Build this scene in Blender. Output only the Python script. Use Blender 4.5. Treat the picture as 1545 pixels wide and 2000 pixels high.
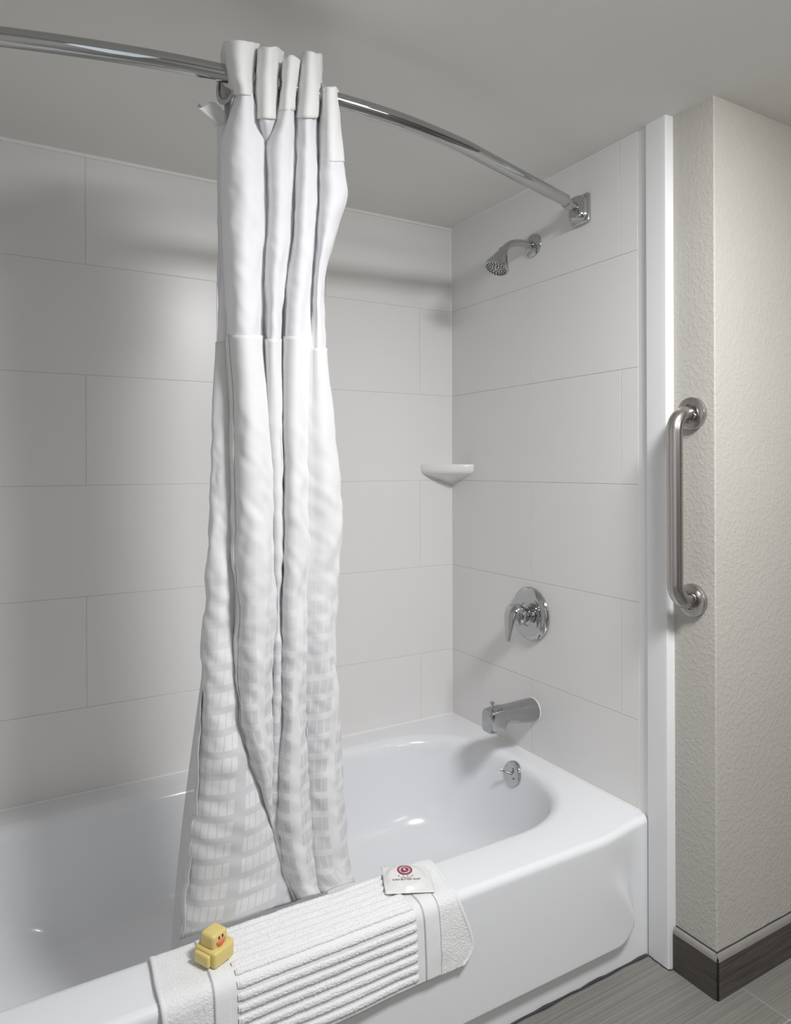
import bpy, bmesh, math, random
import numpy as np
from mathutils import Vector, Matrix, noise

random.seed(7)
scene = bpy.context.scene
for o in list(bpy.data.objects):
    bpy.data.objects.remove(o, do_unlink=True)
COL = scene.collection

# ------------------------------------------------------------------ camera
YAW = math.radians(30.216)
FPX, CX, CY, ROLL = 1368.42, 772.5, 914.0, 0.003455
RV = Vector((math.cos(YAW), -math.sin(YAW), 0)); FW = Vector((math.sin(YAW), math.cos(YAW), 0)); UP = Vector((0, 0, 1))
CAM = Vector((-1.457, -2.097, 1.238))
cam_d = bpy.data.cameras.new('camera'); cam = bpy.data.objects.new('camera', cam_d); COL.objects.link(cam)
r_ = (RV - ROLL * UP).normalized(); u_ = (UP + ROLL * RV).normalized()
cam.matrix_world = Matrix(((r_.x, u_.x, -FW.x, CAM.x), (r_.y, u_.y, -FW.y, CAM.y), (r_.z, u_.z, -FW.z, CAM.z), (0, 0, 0, 1)))
cam_d.sensor_fit = 'VERTICAL'; cam_d.sensor_height = 24.0; cam_d.lens = FPX / 2000 * 24.0
cam_d.shift_y = -(1000 - CY) / 2000
cam_d.clip_start = 0.02
scene.camera = cam

# ------------------------------------------------------------------ world, lamps, exposure
w = bpy.data.worlds.new('world'); scene.world = w; w.use_nodes = True
w.node_tree.nodes['Background'].inputs[0].default_value = (0.9, 0.95, 1, 1)
w.node_tree.nodes['Background'].inputs[1].default_value = 0.15
def area(name, loc, target, size, power, color, size_y=None):
    d = bpy.data.lights.new(name, 'AREA'); d.energy = power; d.color = color
    d.shape = 'RECTANGLE' if size_y else 'DISK'; d.size = size
    if size_y: d.size_y = size_y
    o = bpy.data.objects.new(name, d); COL.objects.link(o); o.location = loc
    o.rotation_euler = (Vector(target) - Vector(loc)).to_track_quat('-Z', 'Y').to_euler()
    return o
area('ceiling_lamp_light', (-0.50, -1.90, 2.085), (-0.50, -1.55, 0), 0.42, 29, (0.985, 0.99, 1.0))
area('vanity_lamp_light', (0.15, -2.92, 1.84), (-0.3, -0.9, 1.0), 0.7, 3, (1.0, 0.97, 0.94), 0.16)
area('doorway_daylight', (-1.80, -2.45, 1.15), (0.2, -1.2, 0.7), 0.7, 2.2, (0.80, 0.90, 1.0), 1.7)
scene.view_settings.view_transform = 'Standard'
scene.view_settings.look = 'None'
scene.view_settings.gamma = 1.0
scene.view_settings.use_curve_mapping = False
scene.view_settings.exposure = 0.47

# ------------------------------------------------------------------ helpers
def at(px, py, Y):
    dx, dy = px - CX, py - CY
    xr = dx - dy * ROLL; yr = dy + dx * ROLL
    r = FW + RV * (xr / FPX) - UP * (yr / FPX)
    return CAM + r * ((Y - CAM.y) / r.y)

def link(name, me, mat=None, parent=None, smooth=True, sharp=40):
    o = bpy.data.objects.new(name, me); COL.objects.link(o)
    if mat and not me.materials: me.materials.append(mat)
    if smooth and me.polygons:
        me.polygons.foreach_set('use_smooth', [True] * len(me.polygons))
        if sharp: me.set_sharp_from_angle(angle=math.radians(sharp))
    if parent: o.parent = parent
    return o

def mesh(name, verts, faces):
    me = bpy.data.meshes.new(name); me.from_pydata([tuple(v) for v in verts], [], faces); me.update(); return me

def from_bm(name, bm):
    bmesh.ops.recalc_face_normals(bm, faces=bm.faces)
    me = bpy.data.meshes.new(name); bm.to_mesh(me); bm.free(); return me

def thing(name, label, cat, loc=(0, 0, 0), group=None):
    o = bpy.data.objects.new(name, None); COL.objects.link(o); o.location = loc
    o.empty_display_size = 0.02
    o['label'] = label; o['category'] = cat
    if group: o['group'] = group
    PEND.append(o)
    return o
PEND = []
def settle(t):
    """parts are written in world space: keep them there under a root that has its own place"""
    inv = Matrix.Translation(-Vector(t.location))
    for c in t.children:
        c.matrix_parent_inverse = inv
def tag(o, label, cat, group=None):
    o['label'] = label; o['category'] = cat
    if group: o['group'] = group
    return o
def struct(o, label=None):
    o['kind'] = 'structure'
    if label: o['label'] = label
    return o

def box_me(name, lo, hi, bevel=0.0, seg=2):
    bm = bmesh.new(); bmesh.ops.create_cube(bm, size=1)
    c = [(a + b) / 2 for a, b in zip(lo, hi)]; s = [b - a for a, b in zip(lo, hi)]
    for v in bm.verts: v.co = Vector((c[i] + v.co[i] * s[i] for i in range(3)))
    if bevel: bmesh.ops.bevel(bm, geom=bm.edges[:], offset=bevel, segments=seg, affect='EDGES', profile=0.5)
    return from_bm(name, bm)

def grid_me(name, P, closed_u=False, cap=False, uv=None):
    """P[row][col] points"""
    nr, nc = len(P), len(P[0])
    verts = [p for row in P for p in row]; faces = []; uvs = []
    for i in range(nr - 1):
        for j in range(nc if closed_u else nc - 1):
            k = (j + 1) % nc
            faces.append((i * nc + j, i * nc + k, (i + 1) * nc + k, (i + 1) * nc + j))
    if cap and closed_u:
        faces.append(tuple(range(nc - 1, -1, -1))); faces.append(tuple((nr - 1) * nc + j for j in range(nc)))
    me = mesh(name, verts, faces)
    if uv is not None:
        fl = [q for row in uv for q in row]
        layer = me.uv_layers.new(name='UVMap')
        for lp in me.loops: layer.data[lp.index].uv = fl[lp.vertex_index]
    return me

def frame(d):
    d = Vector(d).normalized()
    a = Vector((0, 0, 1)) if abs(d.z) < 0.9 else Vector((0, 1, 0))
    x = a.cross(d).normalized(); y = d.cross(x).normalized()
    return d, x, y

def lathe_me(name, origin, axis, prof, n=48):
    """prof: (radius, distance along axis)"""
    d, x, y = frame(axis); o = Vector(origin)
    P = [[o + d * h + (x * math.cos(t) + y * math.sin(t)) * max(r, 1e-5) for t in [2 * math.pi * k / n for k in range(n)]] for r, h in prof]
    return grid_me(name, P, True, True)

def tube_me(name, path, rad, n=20, flat=1.0, side=None):
    path = [Vector(p) for p in path]; P = []
    prev = None
    for i, p in enumerate(path):
        t = (path[min(i + 1, len(path) - 1)] - path[max(i - 1, 0)]).normalized()
        if side is not None: x = (Vector(side) - t * Vector(side).dot(t)).normalized()
        elif prev is None: x = frame(t)[1]
        else: x = (prev - t * prev.dot(t)).normalized()
        prev = x; y = t.cross(x)
        r = rad[i] if isinstance(rad, (list, tuple)) else rad
        rx, ry = r if isinstance(r, (list, tuple)) else (r, r * flat)
        P.append([p + x * (rx * math.cos(a)) + y * (ry * math.sin(a)) for a in [2 * math.pi * k / n for k in range(n)]])
    return grid_me(name, P, True, True)

def crspline(pts, per):
    pts = [np.array(p, float) for p in pts]; out = []
    for i in range(len(pts) - 1):
        p0 = pts[max(i - 1, 0)]; p1 = pts[i]; p2 = pts[i + 1]; p3 = pts[min(i + 2, len(pts) - 1)]
        for k in range(per):
            t = k / per
            out.append(0.5 * ((2 * p1) + (-p0 + p2) * t + (2 * p0 - 5 * p1 + 4 * p2 - p3) * t * t + (-p0 + 3 * p1 - 3 * p2 + p3) * t ** 3))
    out.append(pts[-1])
    return out

def sstep(a, b, x):
    t = min(max((x - a) / (b - a), 0), 1); return t * t * (3 - 2 * t)

def join_me(name, meshes):
    bm = bmesh.new()
    for m in meshes: bm.from_mesh(m)
    me = bpy.data.meshes.new(name); bm.to_mesh(me); bm.free(); return me

# ------------------------------------------------------------------ materials
class NT:
    def __init__(s, name):
        s.m = bpy.data.materials.new(name); s.m.use_nodes = True; s.t = s.m.node_tree
        s.b = s.t.nodes['Principled BSDF']; s.out = s.t.nodes['Material Output']
    def n(s, kind, **kw):
        nd = s.t.nodes.new(kind)
        for k, v in kw.items(): setattr(nd, k, v)
        return nd
    def l(s, a, b): s.t.links.new(a, b)
    def val(s, v):
        nd = s.n('ShaderNodeValue'); nd.outputs[0].default_value = v; return nd.outputs[0]
    def math(s, op, a, b=None, c=None, clamp=False):
        nd = s.n('ShaderNodeMath', operation=op); nd.use_clamp = clamp
        for i, q in enumerate((a, b, c)):
            if q is None: continue
            if isinstance(q, (int, float)): nd.inputs[i].default_value = q
            else: s.l(q, nd.inputs[i])
        return nd.outputs[0]
    def noise(s, scale, detail=3, rough=0.55, vec=None, out='Fac'):
        nd = s.n('ShaderNodeTexNoise'); nd.inputs['Scale'].default_value = scale
        nd.inputs['Detail'].default_value = detail; nd.inputs['Roughness'].default_value = rough
        if vec is not None: s.l(vec, nd.inputs['Vector'])
        return nd.outputs[out]
    def coord(s, which='Object', scale=None):
        o = s.n('ShaderNodeTexCoord').outputs[which]
        if scale:
            mp = s.n('ShaderNodeMapping'); mp.inputs['Scale'].default_value = scale; s.l(o, mp.inputs['Vector']); o = mp.outputs[0]
        return o
    def mix(s, fac, a, b):
        nd = s.n('ShaderNodeMix', data_type='RGBA')
        if isinstance(fac, (int, float)): nd.inputs[0].default_value = fac
        else: s.l(fac, nd.inputs[0])
        for q, i in ((a, 6), (b, 7)):
            if isinstance(q, tuple): nd.inputs[i].default_value = (*q, 1)
            else: s.l(q, nd.inputs[i])
        return nd.outputs[2]
    def bump(s, h, strength, dist=0.001):
        nd = s.n('ShaderNodeBump'); nd.inputs['Strength'].default_value = strength; nd.inputs['Distance'].default_value = dist
        s.l(h, nd.inputs['Height']); s.l(nd.outputs[0], s.b.inputs['Normal']); return nd
    def set(s, color=None, rough=None, metal=None, coat=None, sheen=None, spec=None):
        i = s.b.inputs
        if color is not None:
            if isinstance(color, tuple): i['Base Color'].default_value = (*color, 1)
            else: s.l(color, i['Base Color'])
        if rough is not None:
            if isinstance(rough, (int, float)): i['Roughness'].default_value = rough
            else: s.l(rough, i['Roughness'])
        if metal is not None: i['Metallic'].default_value = metal
        if coat is not None: i['Coat Weight'].default_value = coat; i['Coat Roughness'].default_value = 0.05
        if sheen is not None: i['Sheen Weight'].default_value = sheen
        if spec is not None: i['Specular IOR Level'].default_value = spec
        return s.m

def ramp01(k, fac, lo, hi):
    nd = k.n('ShaderNodeMapRange'); nd.inputs['From Min'].default_value = lo; nd.inputs['From Max'].default_value = hi
    k.l(fac, nd.inputs['Value']); return nd.outputs[0]

M = {}
def plain(name, color, rough=0.5, metal=0.0, var=0.04, scale=8.0, bump=0.0, bscale=200, **kw):
    k = NT(name); v = k.coord()
    c2 = tuple(max(0, c * (1 - var)) for c in color)
    k.set(k.mix(k.noise(scale, vec=v), color, c2), rough, metal, **kw)
    if bump: k.bump(k.noise(bscale, 4, vec=v), bump)
    M[name] = k.m; return k.m

plain('surround_panel', (0.80, 0.785, 0.775), 0.30, var=0.02, scale=3, bump=0.06, bscale=120, spec=0.35)
plain('groove', (0.80, 0.79, 0.78), 0.5, var=0.03)
plain('caulk', (0.86, 0.85, 0.83), 0.4, var=0.05)
plain('enamel', (0.82, 0.832, 0.855), 0.17, var=0.012, scale=4, coat=0.15)
plain('edge_trim', (0.83, 0.83, 0.835), 0.32, var=0.02)
plain('shelf_acrylic', (0.84, 0.83, 0.82), 0.16, var=0.01)
plain('chrome', (0.52, 0.525, 0.53), 0.045, 1.0, var=0.05, scale=20)
plain('chrome_worn', (0.46, 0.465, 0.47), 0.14, 1.0, var=0.10, scale=60)
plain('black_rubber', (0.012, 0.012, 0.013), 0.5)
plain('dark_caulk', (0.055, 0.055, 0.065), 0.7, var=0.5, scale=90, bump=0.6, bscale=300)
plain('duck_yellow', (0.76, 0.62, 0.23), 0.42, var=0.05, scale=40)
plain('duck_orange', (0.78, 0.22, 0.12), 0.4, var=0.1, scale=60)
plain('duck_black', (0.01, 0.01, 0.01), 0.3)
plain('soap_wrapper', (0.79, 0.80, 0.785), 0.35, var=0.05, scale=40, bump=0.15, bscale=150)
plain('soap_print_red', (0.26, 0.015, 0.05), 0.5, var=0.1)
plain('soap_print_pink', (0.62, 0.30, 0.34), 0.5, var=0.1)
plain('soap_print_dark', (0.16, 0.10, 0.11), 0.5)
plain('added_door_dark', (0.10, 0.065, 0.045), 0.4, var=0.3, scale=12)  # dark brown for the added door that the chrome reflects
plain('plain_wall_paint', (0.48, 0.47, 0.455), 0.7, var=0.03)

# painted ceiling
k = NT('ceiling_paint'); v = k.coord()
k.set(k.mix(ramp01(k, k.noise(2.0, 4, vec=v), 0.35, 0.7), (0.83, 0.825, 0.79), (0.80, 0.795, 0.76)), 0.75)
k.bump(k.noise(160, 4, vec=v), 0.12); M['ceiling'] = k.m
# knock-down textured beige paint
k = NT('beige_texture_paint'); v = k.coord()
h1 = ramp01(k, k.noise(95, 3, 0.6, v), 0.47, 0.60); h2 = k.noise(260, 3, 0.6, v)
k.set(k.mix(k.noise(6, vec=v), (0.52, 0.50, 0.46), (0.485, 0.465, 0.425)), 0.62)
k.bump(k.math('ADD', h1, k.math('MULTIPLY', h2, 0.5)), 0.42, 0.0011); M['beige'] = k.m
# floor: fine woven lines running along the tub
def linen(name, ca, cb, period, axis_scale, rough=0.5):
    k = NT(name)
    g = k.coord('Object', axis_scale)
    n1 = k.noise(1.0, 2, 0.7, g); n2 = k.noise(3.1, 2, 0.7, g)
    f = ramp01(k, k.math('ADD', k.math('MULTIPLY', n1, 0.6), k.math('MULTIPLY', n2, 0.4)), 0.36, 0.66)
    k.set(k.mix(f, ca, cb), rough); k.bump(f, 0.25, 0.0006); M[name] = k.m
linen('floor_porcelain', (0.150, 0.143, 0.128), (0.30, 0.287, 0.26), 0, (1.2, 330, 5))
linen('base_porcelain_x', (0.040, 0.034, 0.029), (0.125, 0.108, 0.092), 0, (6, 6, 330), 0.38)
M['base_porcelain_y'] = M['base_porcelain_x']
plain('base_bullnose', (0.30, 0.28, 0.26), 0.3, var=0.15, scale=40)
plain('floor_grout', (0.42, 0.42, 0.41), 0.8, var=0.2, scale=60)
# brushed steel
k = NT('brushed_steel'); g = k.coord('Object', (900, 900, 9))
nz = k.noise(1.0, 3, 0.7, g)
k.set(k.mix(nz, (0.42, 0.40, 0.38), (0.56, 0.54, 0.52)), k.math('ADD', k.math('MULTIPLY', nz, 0.12), 0.22), 1.0); k.bump(nz, 0.06, 0.0003); M['steel'] = k.m
# terry towelling
def terry(name, col, scale, strength):
    k = NT(name); v = k.coord()
    vo = k.n('ShaderNodeTexVoronoi'); vo.inputs['Scale'].default_value = scale; k.l(v, vo.inputs['Vector'])
    h = k.math('ADD', k.math('MULTIPLY', vo.outputs['Distance'], -0.8), k.noise(scale * 1.6, 3, 0.7, v))
    k.set(k.mix(k.noise(50, vec=v), col, tuple(c * 0.95 for c in col)), 0.95, sheen=0.4, spec=0.1)
    k.bump(h, strength, 0.0022); M[name] = k.m
terry('terry', (0.93, 0.93, 0.935), 420, 0.65)
terry('terry_flat', (0.85, 0.855, 0.865), 700, 0.30)
plain('stitch_thread', (0.72, 0.71, 0.69), 0.9, var=0.3, scale=300)  # slightly darker stitching on the bath mat

# curtain cloths
def cloth(name, col, trans, pattern=None, see=0.0):
    k = NT(name); uv = k.n('ShaderNodeTexCoord').outputs['UV']
    sp = k.n('ShaderNodeSeparateXYZ'); k.l(uv, sp.inputs[0]); U, V = sp.outputs[0], sp.outputs[1]
    color = None; weave = k.noise(900, 2, 0.6, uv)
    mp = k.n('ShaderNodeMapping'); mp.inputs['Scale'].default_value = (420, 12, 1); k.l(uv, mp.inputs['Vector'])
    slub = k.noise(1.0, 3, 0.6, mp.outputs[0])
    if pattern:
        fv = k.math('MODULO', V, 0.0405); band = k.math('GREATER_THAN', fv, 0.0135)
        fu = k.math('MODULO', U, 0.0155); cell = k.math('GREATER_THAN', fu, 0.0024)
        gm = k.math('MODULO', U, 0.112); grp = k.math('LESS_THAN', gm, 0.088)
        pat = k.math('MULTIPLY', k.math('MULTIPLY', band, cell), grp)
        fade = ramp01(k, V, 0.34, 0.72)
        rev = k.math('LESS_THAN', U, 0.1); rev.node.name = 'reverse_side'
        inv = k.math('SUBTRACT', 1.0, pat)
        pat = k.math('ADD', k.math('MULTIPLY', rev, inv), k.math('MULTIPLY', k.math('SUBTRACT', 1.0, rev), pat))
        pat = k.math('MULTIPLY', pat, fade)
        color = k.mix(pat, k.mix(slub, col, tuple(c * 0.97 for c in col)), tuple(c * f for c, f in zip(col, (0.845, 0.85, 0.868))))
        k.l(k.math('SUBTRACT', 0.75, k.math('MULTIPLY', pat, 0.35)), k.b.inputs['Roughness'])
    else:
        color = k.mix(slub, col, tuple(c * 0.98 for c in col)); k.b.inputs['Roughness'].default_value = 0.8
    k.set(color, spec=0.25, sheen=0.15); k.bump(k.math('ADD', weave, slub), 0.10, 0.0006)
    tr = k.n('ShaderNodeBsdfTranslucent'); k.l(color, tr.inputs[0])
    ms = k.n('ShaderNodeMixShader'); ms.inputs[0].default_value = trans
    k.l(k.b.outputs[0], ms.inputs[1]); k.l(tr.outputs[0], ms.inputs[2]); last = ms.outputs[0]
    if see:
        tp = k.n('ShaderNodeBsdfTransparent'); m2 = k.n('ShaderNodeMixShader'); m2.inputs[0].default_value = see
        k.l(last, m2.inputs[1]); k.l(tp.outputs[0], m2.inputs[2]); last = m2.outputs[0]
    k.l(last, k.out.inputs[0]); M[name] = k.m
cloth('curtain_header_cloth', (0.91, 0.91, 0.90), 0.15)
cloth('curtain_sheer_cloth', (0.91, 0.91, 0.93), 0.18, see=0.03)
cloth('curtain_body_cloth', (0.91, 0.91, 0.915), 0.20, pattern=True)
cloth('curtain_liner_cloth', (0.88, 0.88, 0.87), 0.35, see=0.12)

# ------------------------------------------------------------------ room constants
CEIL, RIM = 2.105, 0.348
XL = -1.700            # far end of the tub alcove
FRONT = -0.878
def slab(name, lo, hi, mat, label, bevel=0.0):
    return struct(link(name, box_me(name, lo, hi, bevel), M[mat]), label)

# floor with porcelain tiles
floor = slab('floor', (-1.95, -3.1, -0.06), (2.0, 0.06, -0.0012), 'floor_grout', 'grey porcelain tiled bathroom floor')
TX, TY = 0.609, 0.3045
tile_me = None
for ix in range(-4, 4):
    for iy in range(7):
        x0 = 0.091 + ix * TX; y1 = -0.8785 - iy * TY
        if x0 > 1.98 or y1 - TY < -3.1 + 1e-3: continue
        if tile_me is None:
            tile_me = box_me('floor_tile', (0.0014, -TY + 0.0014, -0.008), (TX - 0.0014, -0.0014, 0.0), 0.0006, 1)
            tile_me.materials.append(M['floor_porcelain'])
        if x0 + TX > 2.0 or x0 < -1.95: continue
        o = link('floor_tile', tile_me, None, floor, smooth=False); o.location = (x0, y1, 0)
ceiling = slab('ceiling', (-1.95, -3.1, CEIL), (2.0, 0.06, CEIL + 0.06), 'ceiling', 'flat off-white painted ceiling')

# walls of the alcove with moulded tile panels
wall_back = slab('wall_back', (XL - 0.05, 0.0016, -0.01), (0.06, 0.05, CEIL), 'groove', 'white tiled long wall behind the tub')
wall_right = slab('wall_right', (0.0016, -0.905, -0.01), (0.05, 0.0016, CEIL), 'groove', 'white tiled plumbing wall with shower fittings')
rows = [CEIL, 1.802, 1.4975, 1.193, 0.887, 0.5815, RIM - 0.012]
G = 0.0006
for i in range(6):
    z1, z0 = rows[i], rows[i + 1]
    cuts = [XL, -1.222, -0.497, 0.0] if i % 2 == 0 else [XL, -0.858, -0.135, 0.0]
    for a, b in zip(cuts, cuts[1:]):
        me = box_me('tile', (a + G, 0.0, z0 + G), (b - G, 0.006, z1 - G), 0.0005, 1)
        link('tile', me, M['surround_panel'], wall_back, smooth=False)
    cuts = [-0.846, -0.787, 0.0] if i % 2 == 0 else [-0.846, -0.429, 0.0]
    for a, b in zip(cuts, cuts[1:]):
        me = box_me('tile', (0.0, a + G, z0 + G), (0.006, b - G, z1 - G), 0.0005, 1)
        link('tile', me, M['surround_panel'], wall_right, smooth=False)
slab('wall_left', (XL - 0.05, -0.93, -0.01), (XL, 0.0, CEIL), 'surround_panel', 'white end wall of the tub alcove')

# surround edge trim: cove, flat face, rounded front edge
def trim_profile():
    p = [(0.004, -0.838), (0.0005, -0.846)]
    for k in range(9):                                   # concave cove
        a = k / 8 * math.pi / 2
        p.append((0.0005 - 0.0125 * (1 - math.cos(a)), -0.849 - 0.034 * math.sin(a)))
    p += [(-0.0125, -0.890), (-0.0135, -0.930)]
    for k in range(7):
        a = k / 6 * math.pi / 2
        p.append((-0.0135 + 0.004 * (1 - math.cos(a)), -0.940 - 0.004 * math.sin(a)))
    p += [(0.004, -0.9445), (0.012, -0.9475), (0.03, -0.9475)]
    return p
pr = trim_profile()
P = [[Vector((x, y, z)) for x, y in pr] for z in [0.0, 0.5, 1.0, 1.5, CEIL]]
struct(link('trim_1', grid_me('trim_1', P), M['edge_trim'], sharp=50), 'white vertical edge trim at the front of the tub surround')
prf = [(0.010, -0.905)] + [(0.010 + 0.004 * (1 - math.cos(q)), -1.056 - 0.004 * math.sin(q)) for q in [k * math.pi / 12 for k in range(7)]] + [(2.0, -1.060), (2.0, -1.0), (0.06, -1.0), (0.06, -0.905)]
struct(link('wall_front', grid_me('wall_front', [[Vector((x, y, z)) for x, y in prf] for z in (-0.01, CEIL)], True, True), M['beige'], sharp=60), 'beige textured wall turning the corner right of the tub')
slab('wall_side', (1.95, -3.1, -0.01), (2.0, -1.0, CEIL), 'plain_wall_paint', 'beige side wall out of view on the right')
slab('wall_rear', (-1.95, -3.1, -0.01), (2.0, -3.05, CEIL), 'plain_wall_paint', 'beige rear wall behind the camera')
slab('wall_entry', (-1.95, -3.1, -0.01), (-1.9, 0.0, CEIL), 'plain_wall_paint', 'beige entry wall left of the tub')
slab('wall_return', (-1.95, -0.96, -0.01), (XL - 0.05, -0.905, CEIL), 'plain_wall_paint', 'beige wall return left of the tub alcove')
dr = slab('added_dark_door', (-0.75, -3.05, 0.0), (0.05, -3.015, 1.98), 'added_door_dark', 'unseen dark door added to the rear wall for chrome reflections', 0.004)  # unseen, added to give the chrome dark streaks to reflect

# ceiling caulk, corner caulk, tub caulk
struct(link('trim_2', tube_me('trim_2', [(XL, -0.001, CEIL - 0.003), (0, -0.001, CEIL - 0.003)], (0.0065, 0.0065), 10), M['caulk']), 'white sealant bead between back wall and ceiling')
struct(link('trim_3', tube_me('trim_3', [(0.0, 0, CEIL - 0.001), (0.0, -0.846, CEIL - 0.001)], 0.0035, 8), M['caulk']), 'thin sealant bead between plumbing wall and ceiling')
struct(link('trim_4', tube_me('trim_4', [(0.0, 0.0, RIM), (0.0, 0.0, CEIL)], 0.0028, 8), M['caulk']), 'white sealant bead in the inner wall corner')
struct(link('trim_5', tube_me('trim_5', [(XL, -0.001, RIM - 0.001), (0, -0.001, RIM - 0.001)], 0.0048, 8), M['caulk']), 'white sealant bead where tub meets back wall')
struct(link('trim_6', tube_me('trim_6', [(0.0, 0, RIM - 0.001), (0.0, -0.85, RIM - 0.001)], 0.0042, 8), M['caulk']), 'white sealant bead where tub meets plumbing wall')
pts = [(XL + (0.012 - XL) * t / 60, FRONT - 0.002 + 0.001 * math.sin(t * 1.7), 0.0008 + 0.0012 * math.sin(t * 2.3)) for t in range(60)]
struct(link('trim_7', tube_me('trim_7', pts, [0.0036 + 0.001 * math.sin(t * 1.1) for t in range(60)], 8), M['dark_caulk']), 'dirty dark sealant bead along the tub foot')

# baseboards (wood-look porcelain with a paler rounded top)
def baseboard(name, a, b, nrm, z, label, mat):
    a, b, nrm = Vector(a), Vector(b), Vector(nrm)
    prof = [(0.0, z), (0.003, z), (0.0065, z - 0.0025), (0.0095, z - 0.008), (0.0105, z - 0.015)]
    o = struct(link(name, grid_me(name, [[p + nrm * t + UP * h for t, h in [(0.0, 0.001), (0.0105, 0.001), (0.0105, z - 0.015)]] for p in (a, b)]), M[mat], sharp=30), label)
    link('rounded_top', grid_me('rounded_top', [[p + nrm * t + UP * h for t, h in prof] for p in (a, b)]), M['base_bullnose'], o)
    d = (b - a).normalized()
    return o
baseboard('baseboard_jamb', (0.010, -0.9485, 0), (0.010, -1.0665, 0), (-1, 0, 0), 0.104, 'short dark wood-look tile baseboard under the grab bar', 'base_porcelain_y')
baseboard('baseboard_front', (0.0025, -1.060, 0), (1.95, -1.060, 0), (0, -1, 0), 0.104, 'long dark wood-look tile baseboard right of the tub', 'base_porcelain_x')
struct(link('trim_8', box_me('trim_8', (0.0, -1.0695, 0.0), (0.0045, -1.0640, 0.092), 0.001, 1), M['black_rubber']), 'black gap at the baseboard corner')
bead = [(-0.0008, -0.95 - t * 0.0023, 0.0008 * math.sin(t)) for t in range(50)]
struct(link('trim_9', tube_me('trim_9', bead, 0.0022, 6), M['dark_caulk']), 'dark joint under the short baseboard')
bead = [(0.009, -0.9495 - t * 0.0022, 0.1046 + 0.0006 * math.sin(t * 1.9)) for t in range(51)]
bead += [(0.0105 + t * 0.02, -1.0605, 0.1046 + 0.0006 * math.sin(t * 1.3)) for t in range(40)]
struct(link('trim_10', tube_me('trim_10', bead, 0.0020, 6), M['dark_caulk']), 'dark joint line on top of the baseboards')
bead = [(-0.0142 + 0.001 * math.sin(t), -0.884 - t * 0.0040, 0.0006) for t in range(16)] + [(-0.008, -0.9465, 0.0006), (0.0, -0.949, 0.0006)]
struct(link('trim_11', tube_me('trim_11', bead, 0.0018, 6), M['dark_caulk']), 'dark joint under the vertical edge trim')

# ------------------------------------------------------------------ bathtub
tub = thing('bathtub', 'white glossy alcove bathtub with rounded basin and panelled front apron', 'bathtub', (-0.762, -0.44, 0))
def loop(inset, n=176):
    """basin outline, superelliptic ends"""
    hw = 0.350 - inset; yc = -0.434; xr = -0.046 - inset * 1.0; xl = XL + 0.06 + inset * 1.9
    ar, al, e = 0.30 - 0.25 * inset, 0.16 - 0.1 * inset, 2.4
    out = []; m = n // 4
    for k in range(2 * m):                                # right end, front to back
        t = -math.pi / 2 + math.pi * k / (2 * m)
        c, s_ = math.cos(t), math.sin(t)
        out.append((xr - ar + ar * abs(c) ** (2 / e), yc + hw * math.copysign(abs(s_) ** (2 / e), s_)))
    for k in range(2 * m):
        t = math.pi / 2 + math.pi * k / (2 * m)
        c, s_ = math.cos(t), math.sin(t)
        out.append((xl + al - al * abs(c) ** (2 / e), yc + hw * math.copysign(abs(s_) ** (2 / e), s_)))
    return out
def resample(lp, n):
    P = [Vector((*p, 0)) for p in lp]; P.append(P[0])
    L = [0]
    for a, b in zip(P, P[1:]): L.append(L[-1] + (b - a).length)
    out = []; j = 0
    for k in range(n):
        s_ = L[-1] * k / n
        while L[j + 1] < s_: j += 1
        out.append(P[j].lerp(P[j + 1], (s_ - L[j]) / max(L[j + 1] - L[j], 1e-9)))
    return out
NL = 240
def bulge_top(x):
    return 0.024 * sstep(-0.004, -0.20, x) * 1.0 if x > -0.76 else 0.024 * sstep(XL + 0.004, XL + 0.2, x)
base = resample(loop(0.0, 400), NL)
prof = [(0.0, RIM), (0.006, RIM - 0.0006), (0.012, RIM - 0.0024), (0.018, RIM - 0.0058), (0.0235, RIM - 0.011), (0.028, RIM - 0.018), (0.0315, RIM - 0.028), (0.0345, 0.30),
        (0.040, 0.27), (0.048, 0.225), (0.057, 0.18), (0.066, 0.145), (0.078, 0.115), (0.094, 0.092), (0.115, 0.075), (0.14, 0.066), (0.17, 0.062), (0.20, 0.060)]
rings = []
for ins, z in prof:
    rings.append([Vector((p.x, p.y, z)) for p in resample(loop(ins, 400), NL)])
rings.append([Vector((-0.45 + (p.x + 0.45) * 0.25 - 0.2, -0.434 + (p.y + 0.434) * 0.2, 0.0585)) for p in rings[-1]])
outer = []
for p in base:                                           # outer edge of the flat deck, in the same order
    c = Vector((-0.75, -0.434, 0)); d = p - c
    xr_, xl_, yb, = 0.0, XL, -0.001
    sx = ((xr_ if d.x > 0 else xl_) - c.x) / d.x if abs(d.x) > 1e-6 else 1e9
    if d.y > 0: sy = (yb - c.y) / d.y
    elif d.y < 0:
        sy = (FRONT + 0.016 - c.y) / d.y
    else: sy = 1e9
    q = c + d * min(sx, sy)
    outer.append(q)
# snap nearest samples to the two right-hand corners
for cor in (Vector((0, -0.001, 0)), Vector((0, FRONT + 0.016, 0)), Vector((XL, -0.001, 0)), Vector((XL, FRONT + 0.016, 0))):
    kbest = min(range(NL), key=lambda k: (outer[k] - cor).length); outer[kbest] = cor.copy()
for q in outer:
    if q.y < FRONT + 0.0165: q.y = FRONT + 0.016 - bulge_top(q.x)
outer = [Vector((q.x, q.y, RIM)) for q in outer]
mid = [o_.lerp(b_, 0.55) for o_, b_ in zip(outer, rings[0])]
for m_ in mid: m_.z = RIM
link('basin', grid_me('basin', [outer, mid] + rings, True), M['enamel'], tub, sharp=0)
bm = bmesh.new()
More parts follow.
